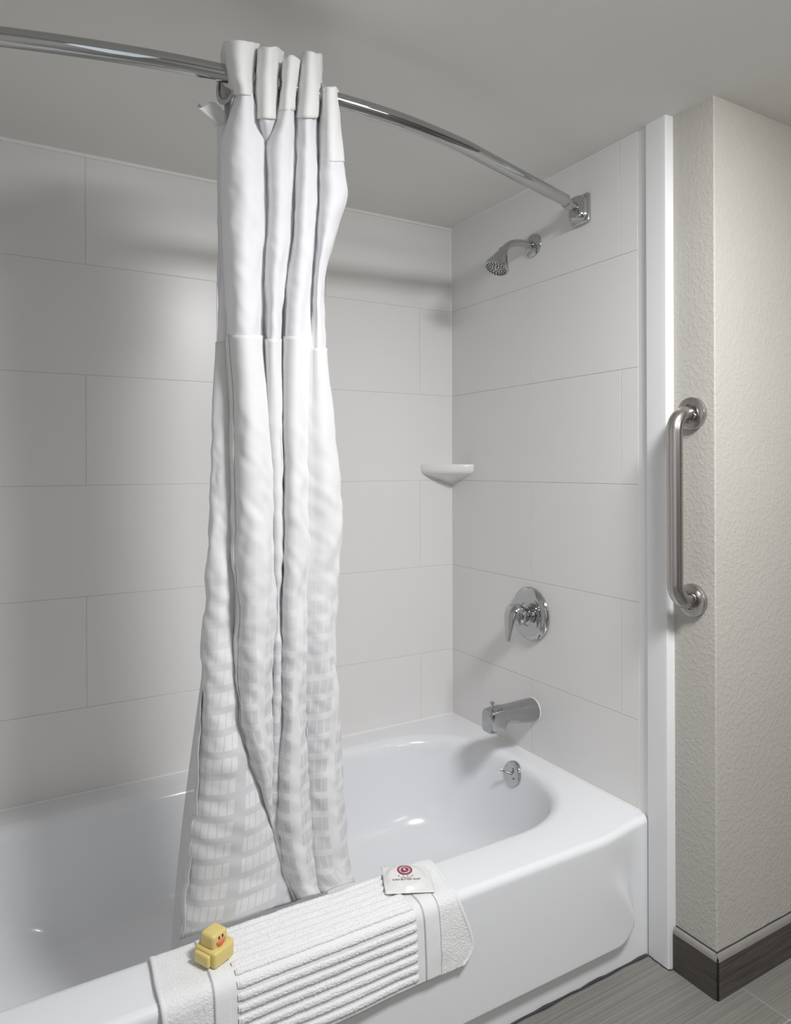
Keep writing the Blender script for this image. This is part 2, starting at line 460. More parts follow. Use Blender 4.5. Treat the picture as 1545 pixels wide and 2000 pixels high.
# apron with a raised panel
NXA, rowsA = 260, []
for k in range(9):
    a = k / 8 * math.pi / 2
    rowsA.append(('arc', a))
zs = [RIM - 0.016 - (RIM - 0.016 - 0.13) * t / 26 for t in range(1, 27)] + [0.13 - 0.13 * t / 44 for t in range(1, 45)]
rowsA += [('z', z) for z in zs]
def panel(x, z):
    cx0, cx1, zb, rc = XL + 0.07, -0.066, 0.062, 0.075
    dx = min(x - cx0, cx1 - x); dz = z - zb
    if dx < rc and dz < rc: d = rc - math.hypot(rc - dx, rc - dz)
    else: d = min(dx, dz)
    wd = 0.014 + 0.13 * sstep(0.10, 0.335, z)
    top = bulge_top(x)
    s1 = 0.024 * sstep(-0.003, wd, d)
    return s1 * (1 - sstep(0.2, 0.33, z)) + top * sstep(0.2, 0.33, z)
P = []
for kind, q in rowsA:
    row = []
    for i in range(NXA + 1):
        t = i / NXA; x = XL * (1 - t ** 1.0) + 0.0 * t
        if kind == 'arc':
            y = FRONT - bulge_top(x) + 0.016 * (1 - math.sin(q)); z = RIM - 0.016 * (1 - math.cos(q))
        else:
            y = FRONT - panel(x, q); z = q
        row.append(Vector((x, y, z)))
    P.append(row)
bm.free()
link('apron', grid_me('apron', P), M['enamel'], tub, sharp=0)
# scuffs on the apron foot are thin dark marks
settle(tub)

ov = thing('overflow_plate', 'round chrome overflow plate with trip lever inside the tub end', 'overflow plate', (-0.08, -0.435, 0.305))
ax = Vector((-1, 0, 0.16)).normalized(); oc = Vector((-0.079, -0.435, 0.308))
link('plate', lathe_me('plate', oc, ax, [(0.0, -0.006), (0.0365, -0.006), (0.0368, 0.003), (0.0355, 0.006), (0.031, 0.0078), (0.015, 0.0085), (0.0, 0.0088)], 56), M['chrome'], ov)
d_, x_, y_ = frame(ax)
link('trip_lever', tube_me('trip_lever', [oc + ax * 0.008, oc + ax * 0.018 + Vector((0, 0.004, 0.002)), oc + ax * 0.030 + Vector((0, 0.012, 0.006)), oc + ax * 0.033 + Vector((0, 0.018, 0.008))], [0.0045, 0.0036, 0.004, 0.0052], 14), M['chrome'], ov)
sc = oc + ax * 0.0075 + Vector((0, -0.014, -0.010))
s0 = link('screw', lathe_me('screw', sc, ax, [(0.0, 0), (0.0062, 0), (0.0060, 0.002), (0.0045, 0.003), (0.0, 0.0032)], 20), M['chrome'], ov)
link('screw_slot', lathe_me('screw_slot', sc + ax * 0.0026, ax, [(0, 0), (0.0026, 0), (0.0026, 0.0009), (0, 0.0009)], 12), M['black_rubber'], s0)
settle(ov)

# ------------------------------------------------------------------ tub spout
sp = thing('tub_spout', 'chrome tub spout with diverter knob on the plumbing wall', 'spout', (0, -0.435, 0.488))
secs = [(0.0, .4895, .0335, .0345, 2.0), (-0.004, .4895, .0345, .0355, 2.0), (-0.012, .4895, .0345, .0355, 2.05), (-0.04, .4905, .0335, .0335, 2.2), (-0.08, .4935, .031, .0285, 2.6), (-0.112, .4955, .029, .0255, 3.0),
        (-0.120, .4945, .0287, .027, 3.4), (-0.127, .489, .0285, .0325, 4.2), (-0.145, .486, .028, .0345, 5), (-0.165, .4845, .027, .0335, 5.5), (-0.175, .4835, .026, .0325, 5.5), (-0.1785, .482, .0235, .030, 5), (-0.1795, .4815, .018, .0245, 4)]
P = []
for x, zc, hw, hh, e in secs:
    P.append([Vector((x, -0.435 + hw * math.copysign(abs(math.cos(t)) ** (2 / e), math.cos(t)), zc + hh * math.copysign(abs(math.sin(t)) ** (2 / e), math.sin(t)))) for t in [2 * math.pi * k / 64 for k in range(64)]])
link('spout_body', grid_me('spout_body', P, True, True), M['chrome_worn'], sp, sharp=35)
kp = Vector((-0.158, -0.435, 0.5195))
link('diverter_knob', lathe_me('diverter_knob', kp, (0, 0, 1), [(0.0, -0.004), (0.0032, -0.004), (0.0032, 0.012), (0.0066, 0.0145), (0.0075, 0.017), (0.0066, 0.0195), (0.0, 0.0205)], 24), M['chrome'], sp)
link('wall_seal', lathe_me('wall_seal', (0.001, -0.435, 0.4895), (-1, 0, 0), [(0.0355, 0), (0.0368, 0.0008), (0.0362, 0.003), (0.034, 0.003)], 48), M['caulk'], sp)
settle(sp)

# ------------------------------------------------------------------ mixer valve
va = thing('shower_valve', 'round chrome shower mixer plate with drop lever handle', 'valve', (0, -0.432, 0.785))
vc = Vector((0.0, -0.432, 0.785)); ax = Vector((-1, 0, 0))
link('escutcheon', lathe_me('escutcheon', vc, ax, [(0.080, 0), (0.083, 0.003), (0.0828, 0.008), (0.079, 0.0135), (0.070, 0.0185), (0.0595, 0.0205), (0.058, 0.0198), (0.0555, 0.0205), (0.040, 0.0215), (0.036, 0.0215), (0.034, 0.0185), (0.0, 0.0185)], 72), M['chrome'], va)
hub = link('hub', lathe_me('hub', vc, ax, [(0.0, 0.017), (0.027, 0.017), (0.027, 0.026), (0.0235, 0.028), (0.0235, 0.040), (0.029, 0.0415), (0.0305, 0.047), (0.0300, 0.058), (0.0255, 0.064), (0.0, 0.066)], 44), M['chrome'], va)
lp = crspline([(-0.045, -0.432, 0.790), (-0.058, -0.432, 0.802), (-0.073, -0.432, 0.802), (-0.086, -0.433, 0.785), (-0.093, -0.434, 0.755), (-0.097, -0.435, 0.728), (-0.0985, -0.435, 0.711)], 5)
n_ = len(lp)
rad = []
for i in range(n_):
    t = i / (n_ - 1)
    wv = 0.027 * (1 - sstep(0.35, 0.95, t)) + 0.011 * sstep(0.35, 0.95, t)
    th = 0.020 * (1 - sstep(0.25, 0.8, t)) + 0.0045 * sstep(0.25, 0.8, t)
    if i in (0, n_ - 1): wv *= 0.6; th *= 0.6
    rad.append((wv, th))
link('lever', tube_me('lever', lp, rad, 28, side=(0, 1, 0)), M['chrome'], va, sharp=0)
settle(va)

# ------------------------------------------------------------------ shower head
sh = thing('wall_shower', 'small chrome shower head on a bent wall arm', 'shower', (0, -0.445, 1.922))
fc = Vector((0.0, -0.445, 1.922))
link('wall_flange', lathe_me('wall_flange', fc, (-1, 0, 0), [(0.0345, 0), (0.0352, 0.001), (0.0345, 0.004), (0.030, 0.007), (0.016, 0.0095), (0.0135, 0.010), (0.0, 0.010)], 48), M['chrome'], sh)
link('arm_collar', lathe_me('arm_collar', fc, (-1, 0, 0), [(0.0, 0.008), (0.0128, 0.008), (0.0128, 0.019), (0.0118, 0.020), (0.0, 0.020)], 32), M['chrome'], sh)
arm = crspline([(-0.008, -0.445, 1.922), (-0.035, -0.445, 1.9225), (-0.062, -0.445, 1.921), (-0.086, -0.445, 1.914), (-0.104, -0.445, 1.903), (-0.118, -0.445, 1.889)], 6)
link('arm', tube_me('arm', arm, 0.0108, 24, side=(0, 1, 0)), M['chrome'], sh, sharp=0)
hd = Vector((-0.42, 0.0, -0.907)).normalized(); ho = Vector((-0.117, -0.445, 1.8915))
link('swivel_nut', lathe_me('swivel_nut', ho, hd, [(0.0, -0.002), (0.0125, -0.002), (0.0145, 0.001), (0.0145, 0.012), (0.016, 0.0135), (0.016, 0.019), (0.0, 0.02)], 16), M['chrome'], sh)
link('head_shell', lathe_me('head_shell', ho, hd, [(0.013, 0.012), (0.018, 0.017), (0.0205, 0.022), (0.022, 0.028), (0.026, 0.036), (0.031, 0.046), (0.0355, 0.056), (0.0375, 0.063), (0.0375, 0.067), (0.036, 0.0685), (0.034, 0.068)], 48), M['chrome'], sh)
face = link('spray_face', lathe_me('spray_face', ho, hd, [(0.0352, 0.066), (0.0345, 0.0685), (0.02, 0.0690), (0.0, 0.0690)], 48), M['chrome_worn'], sh)
d_, x_, y_ = frame(hd); nz = []
for rr, cnt, ph in ((0.029, 20, 0.0), (0.0225, 16, 0.1), (0.0155, 10, 0.2), (0.008, 5, 0.0)):
    for kk in range(cnt):
        a = ph + 2 * math.pi * kk / cnt
        nz.append(lathe_me('n', ho + hd * 0.0685 + (x_ * math.cos(a) + y_ * math.sin(a)) * rr, hd, [(0.0, 0), (0.0022, 0), (0.0020, 0.0016), (0.0, 0.0016)], 8))
nob = link('nozzles', join_me('nozzles', nz), M['black_rubber'], face); nob['kind'] = 'stuff'
settle(sh)

# ------------------------------------------------------------------ corner soap shelf
ss = thing('corner_soap_shelf', 'small white corner soap shelf moulded into the wall corner', 'soap shelf', (0, 0, 1.18))
P = []
levels = [(0.116, 1.2500), (0.124, 1.2515), (0.131, 1.2495), (0.1328, 1.244), (0.1322, 1.230), (0.1295, 1.2225), (0.121, 1.2165), (0.103, 1.210), (0.075, 1.2015), (0.042, 1.192), (0.015, 1.183), (0.0, 1.179)]
for R, z in [(0.002, 1.2405), (0.06, 1.2405), (0.105, 1.2420)] + levels:
    row = []
    for k in range(41):
        a = math.pi / 2 * k / 40; e = 1.42
        c, s_ = abs(math.cos(a)) ** (2 / e), abs(math.sin(a)) ** (2 / e)
        row.append(Vector((-max(R, 1e-4) * c, -max(R, 1e-4) * s_, z)))
    P.append(row)
link('shelf_body', grid_me('shelf_body', P), M['shelf_acrylic'], ss, sharp=0)
settle(ss)

# ------------------------------------------------------------------ curved curtain rod
ZR = 1.965
rd = thing('shower_rod', 'curved chrome shower curtain rod spanning the tub alcove', 'curtain rod', (-0.76, -0.838, ZR))
rp = [(-0.022, -0.660), (-0.05, -0.671), (-0.19, -0.711), (-0.338, -0.7535), (-0.44, -0.783), (-0.536, -0.809), (-0.685, -0.834), (-0.809, -0.8415), (-0.95, -0.838), (-1.076, -0.826), (-1.2, -0.807), (-1.322, -0.779), (-1.436, -0.747), (-1.56, -0.705), (-1.675, -0.657)]
rod_path = crspline(rp, 10)
i0 = 14
link('rod_tube', tube_me('rod_tube', [(p[0], p[1], ZR) for p in rod_path[i0:]], 0.0157, 32, side=(0, 0, 1)), M['chrome'], rd, sharp=60)
def bracket(x, y, sx, dirv):
    c = Vector((x, y, ZR))
    bp = link('wall_bracket', box_me('wall_bracket', (min(x, x + sx * 0.014), y - 0.033, ZR - 0.042), (max(x, x + sx * 0.014), y + 0.033, ZR + 0.040), 0.006, 4), M['chrome'], rd)
    P = []
    for dx, hw, hz, zo in [(dx_ * 0.76, *r_2) for dx_, *r_2 in [(0.008, 0.030, 0.037, -0.001), (0.022, 0.0292, 0.0365, -0.001), (0.034, 0.0262, 0.035, -0.001), (0.043, 0.0212, 0.0325, -0.001), (0.0475, 0.0155, 0.030, -0.001), (0.0490, 0.0080, 0.026, -0.001)]]:
        P.append([Vector((x + sx * dx, y + hw * math.copysign(abs(math.cos(t)) ** 0.55, math.cos(t)), ZR + zo + hz * math.copysign(abs(math.sin(t)) ** 0.45, math.sin(t)))) for t in [2 * math.pi * k / 48 for k in range(48)]])
    link('bracket_cover', grid_me('bracket_cover', P, True, True), M['chrome'], bp, sharp=50)
    d = Vector(dirv).normalized()
    link('rod_socket', lathe_me('rod_socket', c + Vector((sx * 0.024, 0, 0)), d, [(0.0, -0.004), (0.0138, -0.004), (0.0138, 0.046), (0.0125, 0.060), (0.0, 0.060)], 36), M['chrome'], bp)
bracket(0.0, -0.652, -1, (-0.30, -0.086, 0))
bracket(XL, -0.647, 1, (0.11, -0.045, 0))
settle(rd)

# ------------------------------------------------------------------ grab bar
gb = thing('grab_bar', 'vertical brushed steel grab bar on the narrow beige wall', 'grab bar', (0.01, -1.0, 1.142))
yb, xb, zt, zb = -1.000, -0.056, 1.366, 0.918
path = [(0.009, yb, zt), (-0.010, yb, zt)]
rb = 0.046
for k in range(13):
    a = k / 12 * math.pi / 2
    path.append((xb + rb - rb * math.sin(a), yb, zt - rb + rb * math.cos(a)))
path += [(xb, yb, zt - 0.1 - k * 0.04) for k in range(7)]
for k in range(13):
    a = k / 12 * math.pi / 2
    path.append((xb + rb - rb * math.cos(a), yb, zb + rb - rb * math.sin(a)))
path += [(-0.010, yb, zb), (0.009, yb, zb)]
link('bar', tube_me('bar', path, 0.0185, 32, side=(0, 1, 0)), M['steel'], gb, sharp=0)
for z in (zt, zb):
    c = Vector((0.010, yb, z))
    fl = link('flange', lathe_me('flange', c, (-1, 0, 0), [(0.0395, 0), (0.0395, 0.009), (0.0385, 0.0112), (0.0365, 0.0122), (0.024, 0.0128), (0.0225, 0.0125), (0.0215, 0.008), (0.0, 0.008)], 64), M['steel'], gb, sharp=30)
settle(gb)

# ------------------------------------------------------------------ shower curtain
cu = thing('shower_curtain', 'white hookless shower curtain bunched on the curved rod', 'curtain', (-0.96, -0.79, 0.36))
LV = [None, None, None, 290, 345, 430, 565, None, 800, 950, 1100, 1240, 1400, 1500, 1600, 1700, None]
def hem(x): return 1856 - 0.337 * (x - 290)
LOBES = {
 0: [(388, 438, 203, -.050), (402, 438, 224, -.045), (423, 440, 246, -.035), (424, 440, 290, -.03), (424, 440, 345, -.03), (425, 441, 430, -.03), (425, 444, 565, -.028), (423, 449, 668, -.02), (416, 457, 800, -.008), (412, 459, 950, 0), (404, 461, 1100, .004), (398, 465, 1240, .010), (390, 473, 1400, .026), (384, 496, 1500, .034), (378, 527, 1600, .038), (366, 551, 1700, .036), (352, 574, 0, .034)],
 1: [(436, 503, 79, .052), (447, 494, 150, .050), (457, 496, 187, .045), (431, 519, 290, .045), (434, 521, 345, .045), (436, 521, 430, .045), (440, 517, 565, .042), (444, 515, 655, .042), (453, 526, 800, .046), (455, 536, 950, .048), (457, 540, 1100, .048), (461, 541, 1240, .048), (466, 538, 1400, .044), (491, 536, 1500, .034), (523, 536, 1600, .018), (551, 556, 1700, .0), (572, 578, 0, -.005)],
 2: [(503, 549, 90, .050), (499, 545, 165, .046), (500, 540, 233, .046), (513, 528, 290, -.005), (516, 524, 345, -.015), (516, 522, 430, -.02), (513, 519, 565, -.02), (512, 517, 655, -.02), (521, 527, 800, -.02), (531, 537, 950, -.02), (536, 541, 1100, -.02), (537, 541, 1240, -.02), (535, 539, 1400, -.02), (534, 537, 1500, -.02), (536, 538, 1600, -.02), (554, 557, 1700, -.02), (577, 579, 0, -.02)],
 3: [(549, 589, 111, .046), (546, 583, 160, .044), (541, 578, 216, .044), (519, 577, 290, .040), (520, 575, 345, .040), (519, 572, 430, .038), (516, 558, 565, .036), (516, 551, 662, .034), (524, 550, 800, .026), (534, 549, 950, .022), (538, 549, 1100, .020), (539, 548, 1240, .020), (536, 545, 1400, .018), (535, 541, 1500, .012), (536, 540, 1600, .005), (554, 558, 1700, 0), (577, 581, 0, 0)],
 4: [(586, 627, 101, .046), (583, 625, 165, .044), (578, 622, 231, .044), (576, 623, 290, .040), (575, 623, 345, .040), (572, 619, 430, .038), (558, 612, 565, .036), (552, 607, 657, .036), (550, 602, 800, .038), (550, 602, 950, .040), (549, 602, 1100, .040), (548, 600, 1240, .040), (545, 599, 1400, .042), (541, 602, 1500, .042), (540, 607, 1600, .040), (556, 616, 1700, .036), (580, 628, 0, .032)],
 5: [(627, 660, 169, .040), (625, 664, 240, .038), (624, 672, 316, .036), (624, 674, 335, .036), (623, 678, 375, .036), (618, 662, 440, .034), (610, 632, 575, .030), (605, 637, 680, .028), (600, 649, 800, .028), (600, 664, 950, .030), (600, 664, 1100, .030), (599, 656, 1240, .030), (598, 658, 1400, .032), (601, 665, 1500, .036), (606, 673, 1600, .038), (615, 681, 1700, .038), (627, 688, 0, .038)],
}
NLV = 17
def Ybase(z): return -0.836 + (ZR - z) * 0.0555
def wpt(px, py, n):
    Y = -0.8
    for _ in range(4):
        p = at(px, py, Y); Y = Ybase(p.z) - n
    return np.array(at(px, py, Y))
ctrl = []
COLI = {}
for lv in range(NLV):
    row = []
    for k in range(6):
        xl, xr, y, n = LOBES[k][lv]
        wd = xr - xl
        if k == 0: row.append((xl + 4, y, n - 0.03))
        yk = lambda x: hem(x) if lv == NLV - 1 else y
        COLI[k] = len(row)
        back = -0.034 if lv < 8 else -0.028
        if lv >= 8 and k in (2, 3): back = 0.004
        if lv >= 7 and k == 5: back = -0.006
        for fx, fn in ((0.0, 0.35), (0.18, 0.80), (0.5, 1.0), (0.82, 0.80), (1.0, 0.35)):
            px = xl + wd * fx
            nn = back + (max(n, back + 0.004) - back) * fn
            if lv >= 7 and ((k == 4 and fx > 0.9) or (k == 5 and fx < 0.1)): nn = 0.018
            if lv >= 8 and ((k == 1 and fx > 0.9) or (k == 3 and fx < 0.1)): nn = max(nn, 0.010)
            row.append((px, yk(px) + (9 * (2 * fx - 1) ** 2 + 3 * math.sin(fx * 9 + k * 2.1) if lv == 0 else 0), nn))
        if k < 5:
            xl2, xr2, y2, n2 = LOBES[k + 1][lv]
            px = (xr + xl2) / 2
            vd = back - 0.012
            if lv >= 7 and k == 4: vd = 0.017
            if lv >= 8 and k == 1: vd = 0.006
            if lv >= 8 and k == 2: vd = 0.006
            if lv >= 8 and k == 3: vd = -0.034
            row.append((px, hem(px) if lv == NLV - 1 else (y + y2) / 2, vd))
        else:
            row.append((xr - 8, yk(xr), back - 0.02)); row.append((xr - 30, yk(xr), back - 0.03))
    if lv == NLV - 1: row[0] = (row[0][0], hem(row[0][0]), row[0][2])
    ctrl.append([wpt(*q) for q in row])
ctrl = np.array(ctrl)                                      # levels x points x 3
# horizontal refinement
PERU = 7
hg = np.array([crspline(list(ctrl[l]), PERU) for l in range(NLV)])
NU = hg.shape[1]
vpar = np.array([0, 0.5, 1, 1.55, 2.0, 2.8, 4.0, 4.9, 6.2, 7.5, 8.8, 10.0, 11.4, 12.3, 13.2, 14.1, 15.0])
def pchip(xs, Y, xq):
    h = np.diff(xs); d = (Y[1:] - Y[:-1]) / h[:, None, None]
    m = np.zeros_like(Y); m[0] = d[0]; m[-1] = d[-1]
    for i in range(1, len(xs) - 1):
        w1, w2 = 2 * h[i] + h[i - 1], h[i] + 2 * h[i - 1]
        same = d[i - 1] * d[i] > 0
        with np.errstate(divide='ignore', invalid='ignore'):
            hm = (w1 + w2) / (w1 / d[i - 1] + w2 / d[i])
        m[i] = np.where(same, hm, 0)
    out = []
    for q in xq:
        i = min(max(np.searchsorted(xs, q) - 1, 0), len(xs) - 2)
        t = (q - xs[i]) / h[i]
        out.append((1 + 2 * t) * (1 - t) ** 2 * Y[i] + t * (1 - t) ** 2 * h[i] * m[i] + t * t * (3 - 2 * t) * Y[i + 1] + t * t * (t - 1) * h[i] * m[i + 1])
    return np.array(out)
def section(name, v0, v1, nrow, mat, push=0.0, wrinkle=0.0, c0=0, c1=None, parent=None, thick=0.0012, vcoord0=0.0):
    q = np.linspace(v0, v1, nrow)
    Gd = pchip(vpar, hg, q)
    c1_ = NU if c1 is None else c1
    mid = Gd[nrow // 2]
    ul = np.concatenate([[0], np.cumsum(np.linalg.norm(np.diff(mid, axis=0), axis=1))])
    arc = np.concatenate([np.zeros((nrow, 1)), np.cumsum(np.linalg.norm(np.diff(Gd, axis=1), axis=2), axis=1)], axis=1)
    tang = np.gradient(Gd, axis=1)
    nrm = np.stack([tang[:, :, 1], -tang[:, :, 0], np.zeros_like(tang[:, :, 0])], axis=2)
    nrm /= np.linalg.norm(nrm, axis=2, keepdims=True) + 1e-9
    if push: Gd = Gd + nrm * push
    if wrinkle:
        for i in range(nrow):
            for j in range(NU):
                p = Gd[i, j]; u = ul[j]
                a = noise.noise((u * 16, p[2] * 7 + u * 9, 1.3)) + 0.6 * noise.noise((u * 34, p[2] * 17 - u * 22, 7.7)) + 0.4 * noise.noise((u * 30, p[2] * 45 + u * 30, 3.1))
                f = min(1.0, i / nrow * 3) if v0 > 1 else 1.0
                Gd[i, j] = p + nrm[i, j] * wrinkle * a * f
    Gd = Gd[:, c0:c1_]; ulc = ul[c0:c1_]
    z0 = Gd[0, :, 2]
    cA, cB = COLI[1] * PERU - 3, (COLI[4] - 1) * PERU
    def ucoord(i, j):
        if j < cA: return min(arc[i, j] + 0.1, 0.555)
        return arc[i, j] - arc[i, cA] + 0.565 if j < cB else arc[i, j] - arc[i, cB] + 1.12
    uv = [[(ucoord(i, j + c0), vcoord0 + float(z0[j] - Gd[i, j, 2])) for j in range(Gd.shape[1])] for i in range(nrow)]
    me = grid_me(name, [[Vector(p) for p in row] for row in Gd], uv=uv)
    o = link(name, me, M[mat], parent or cu, sharp=0)
    if thick:
        md = o.modifiers.new('thickness', 'SOLIDIFY'); md.thickness = thick; md.offset = 0
    return o
section('header_band', 0, 1, 22, 'curtain_header_cloth', push=0.0016, wrinkle=0.0035, thick=0.0022)
section('sheer_panel', 1 - 0.05, 4.9 + 0.04, 70, 'curtain_sheer_cloth', wrinkle=0.0042, thick=0.0)
body = section('patterned_panel', 4.9, 15, 150, 'curtain_body_cloth', push=0.0014, wrinkle=0.0072, thick=0.0016)
cL = COLI[1] * PERU
section('side_hem', 4.9, 15, 150, 'curtain_header_cloth', push=0.0034, wrinkle=0.0072, c0=cL - 3, c1=cL + 5, thick=0.0014)
M['curtain_body_cloth'].node_tree.nodes['reverse_side'].inputs[1].default_value = 0.56
# liner hanging behind, into the tub
P = []; UVr = []
for i in range(60):
    t = i / 59; z = 1.90 + (0.20 - 1.90) * t
    row = []
    for j in range(70):
        s_ = j / 69
        xl = -1.035 - 0.115 * sstep(0.25, 1, t); xr = -0.845 + 0.040 * sstep(0.2, 1, t)
        x = xl + (xr - xl) * s_
        y = Ybase(z) + 0.050 + 0.014 * math.sin(s_ * 26 + 0.8 * math.sin(t * 5)) + 0.02 * t
        row.append(Vector((x, y, z)))
    P.append(row); UVr.append([(j * 0.006, i * 0.03) for j in range(70)])
link('liner', grid_me('liner', P, uv=UVr), M['curtain_liner_cloth'], cu, sharp=0)
# flat split rings that ride on the rod
rodv = [Vector((p[0], p[1], ZR)) for p in rod_path]
def rod_at(x):
    for a, b in zip(rodv, rodv[1:]):
        if b.x <= x <= a.x: return a.lerp(b, (x - a.x) / (b.x - a.x)), (b - a).normalized()
for xx, tilt in ((-1.070, 0.35), (-1.028, -0.3), (-0.985, 0.3), (-0.940, -0.3), (-0.895, 0.3)):
    c, d = rod_at(xx)
    d = (Matrix.Rotation(tilt, 3, 'Z') @ d).normalized()
    link('ring', lathe_me('ring', c + Vector((0, 0.012, -0.010)), d, [(0.0300, -0.0012), (0.0385, -0.0012), (0.0385, 0.0012), (0.0300, 0.0012), (0.0300, -0.0012)], 40), M['chrome'], cu)
settle(cu)

# ------------------------------------------------------------------ bath mat over the tub rim
bt = thing('bath_mat', 'white ribbed terry bath mat draped over the tub rim', 'bath mat', (-0.9, -0.84, RIM))
side = crspline([(-0.7685, 0.322), (-0.7705, 0.340), (-0.777, 0.3535), (-0.790, 0.3585), (-0.83, 0.3580), (-0.870, 0.3580), (-0.892, 0.3560), (-0.9045, 0.3480), (-0.9105, 0.3350), (-0.9130, 0.315), (-0.9155, 0.28), (-0.9175, 0.245), (-0.9185, 0.212)], 8)
SL = [0.0]
for a, b in zip(side, side[1:]): SL.append(SL[-1] + float(np.linalg.norm(b - a)))
STOT = SL[-1]
def sp_at(s_):
    s_ = min(max(s_, 0), STOT)
    j = max(0, min(int(np.searchsorted(SL, s_)) - 1, len(SL) - 2))
    t = (s_ - SL[j]) / (SL[j + 1] - SL[j]); p = side[j] * (1 - t) + side[j + 1] * t
    tg = (side[j + 1] - side[j]); tg = tg / np.linalg.norm(tg)
    return p, np.array([tg[1], -tg[0]])                     # outward normal in (y,z)
def mat_pt(X, s_, h=0.0):
    """cloth surface point, gently uneven"""
    p, n = sp_at(s_)
    wav = 0.0016 * noise.noise((X * 9, s_ * 14, 0.3)) + 0.0010 * noise.noise((X * 24, s_ * 30, 4.0))
    fl = 0.006 * sstep(0.7, 1.0, s_ / STOT) * math.sin(X * 13 + 0.6)
    hh = h + wav + max(0, fl)
    # the right-hand corner lifts in a loose bump
    lift = 0.010 * math.exp(-((X + 0.640) / 0.05) ** 2 - ((s_ - 0.055) / 0.05) ** 2)
    hh += lift
    return Vector((X, p[0] + n[0] * hh, p[1] + n[1] * hh))
def xedge(s_):
    f = s_ / STOT
    xr = -0.613 + 0.004 * math.sin(f * 9) + 0.028 * sstep(0.45, 1, f)
    if f > 0.86: xr -= 0.030 * ((f - 0.86) / 0.14) ** 2.2
    if f < 0.12: xr -= 0.025 * ((0.12 - f) / 0.12) ** 2
    xl = -1.207 - 0.008 * f + 0.002 * math.sin(f * 11)
    return xl, xr
P = []
for i in range(181):
    s_ = STOT * i / 180; xl, xr = xedge(s_); row = []
    for j in range(331):
        X = xl + (xr - xl) * j / 330
        row.append(mat_pt(X, s_, 0.0011 * noise.noise((X * 330, s_ * 330, 1.0)) if -0.665 < X or X < -1.128 else 0.0))
    P.append(row)
body_m = link('mat_body', grid_me('mat_body', P), M['terry'], bt, sharp=0)
md = body_m.modifiers.new('pile', 'SOLIDIFY'); md.thickness = 0.006; md.offset = 1
RX0, RX1 = -1.086, -0.722
# smooth woven field under the ribs, and the two woven bands at each end
def patch(name, x0, x1, s0, s1, h, mat, nx=40, ns=60, thick=0.0014):
    P = [[mat_pt(x0 + (x1 - x0) * j / nx, s0 + (s1 - s0) * i / ns, h) for j in range(nx + 1)] for i in range(ns + 1)]
    o = link(name, grid_me(name, P), M[mat], bt, sharp=0); m = o.modifiers.new('t', 'SOLIDIFY'); m.thickness = thick; m.offset = 1
    return o
patch('woven_field', RX0 - 0.018, RX1 + 0.018, 0.004, STOT - 0.001, 0.0006, 'terry_flat', 90, 80)
for x0, x1 in ((-1.126, -1.099), (-0.703, -0.668)):
    patch('woven_band', x0, x1, 0.004, STOT + 0.0 - 0.001, 0.0016, 'terry_flat', 8, 60)
for x0 in (-1.1275, -0.7045, -0.6665):
    P = [mat_pt(x0, STOT * i / 70, 0.0012) for i in range(2, 70)]
    link('stitch_line', tube_me('stitch_line', P, [0.0004 + 0.0003 * (i % 2) for i in range(68)], 6), M['stitch_thread'], bt)
for right in (0, 1):
    P = []
    for i in range(0, 81):
        s_ = STOT * i / 80; x = xedge(s_)[right]
        P.append(mat_pt(x + (-0.003 if right else 0.003), s_, -0.0022))
    link('edge_hem', tube_me('edge_hem', P, [(0.0034 + 0.0005 * (i % 2), 0.0046 + 0.0005 * (i % 2)) for i in range(81)], 12, side=(0, -0.7, 0.7)), M['terry_flat'], bt, sharp=0)
PITCH = 0.0190
s_ = 0.020; kk = 0
while s_ < STOT - 0.006:
    P = []
    nx = 260
    for j in range(nx + 1):
        X = RX0 + (RX1 - RX0) * j / nx + (0.0012 * noise.noise((kk * 3.1, 0, 0)) if j in (0, nx) else 0)
        e = 1.0
        if j < 3 or j > nx - 3: e = 0.6
        row = []
        wob = 0.0007 * noise.noise((X * 60, kk * 5.0, 2.0))
        wob2 = 0.0014 * noise.noise((X * 230, kk * 9.0, 5.0))
        for m_ in range(15):
            t = -1 + 2 * m_ / 14
            hgt = 0.0050 * e * math.sqrt(max(0, 1 - abs(t) ** 3.0)) - 0.0004 + 0.0012 * noise.noise((X * 380, (s_ + t * 0.006) * 380, kk * 2.0))
            row.append(mat_pt(X, s_ + t * 0.0060 + wob + (wob2 if abs(t) > 0.6 else 0), 0.0006 + hgt))
        P.append(row)
    link('rib', grid_me('rib', P), M['terry'], bt, sharp=0)
    s_ += PITCH; kk += 1
settle(bt)

# ------------------------------------------------------------------ square rubber duck
ztop = 0.3600
dk = thing('rubber_duck', 'square yellow rubber duck sitting on the bath mat', 'toy duck', (-1.107, -0.846, ztop))
def dbox(name, lo, hi, bevel, mat, parent, seg=3):
    return link(name, box_me(name, lo, hi, bevel, seg), M[mat], parent, sharp=0)
dbody = dbox('body', (-0.024, -0.026, 0.0), (0.024, 0.028, 0.0285), 0.0045, 'duck_yellow', dk)
for sx in (-1, 1):
    a, b = sorted((sx * 0.024, sx * 0.0325))
    dbox('wing', (a, -0.017, 0.004), (b, 0.020, 0.025), 0.0035, 'duck_yellow', dbody)
dbox('tail', (-0.010, 0.024, 0.012), (0.010, 0.034, 0.0275), 0.004, 'duck_yellow', dbody)
dh = dbox('head', (-0.0185, -0.0155, 0.026), (0.0185, 0.0195, 0.0530), 0.006, 'duck_yellow', dk, 4)
P = []
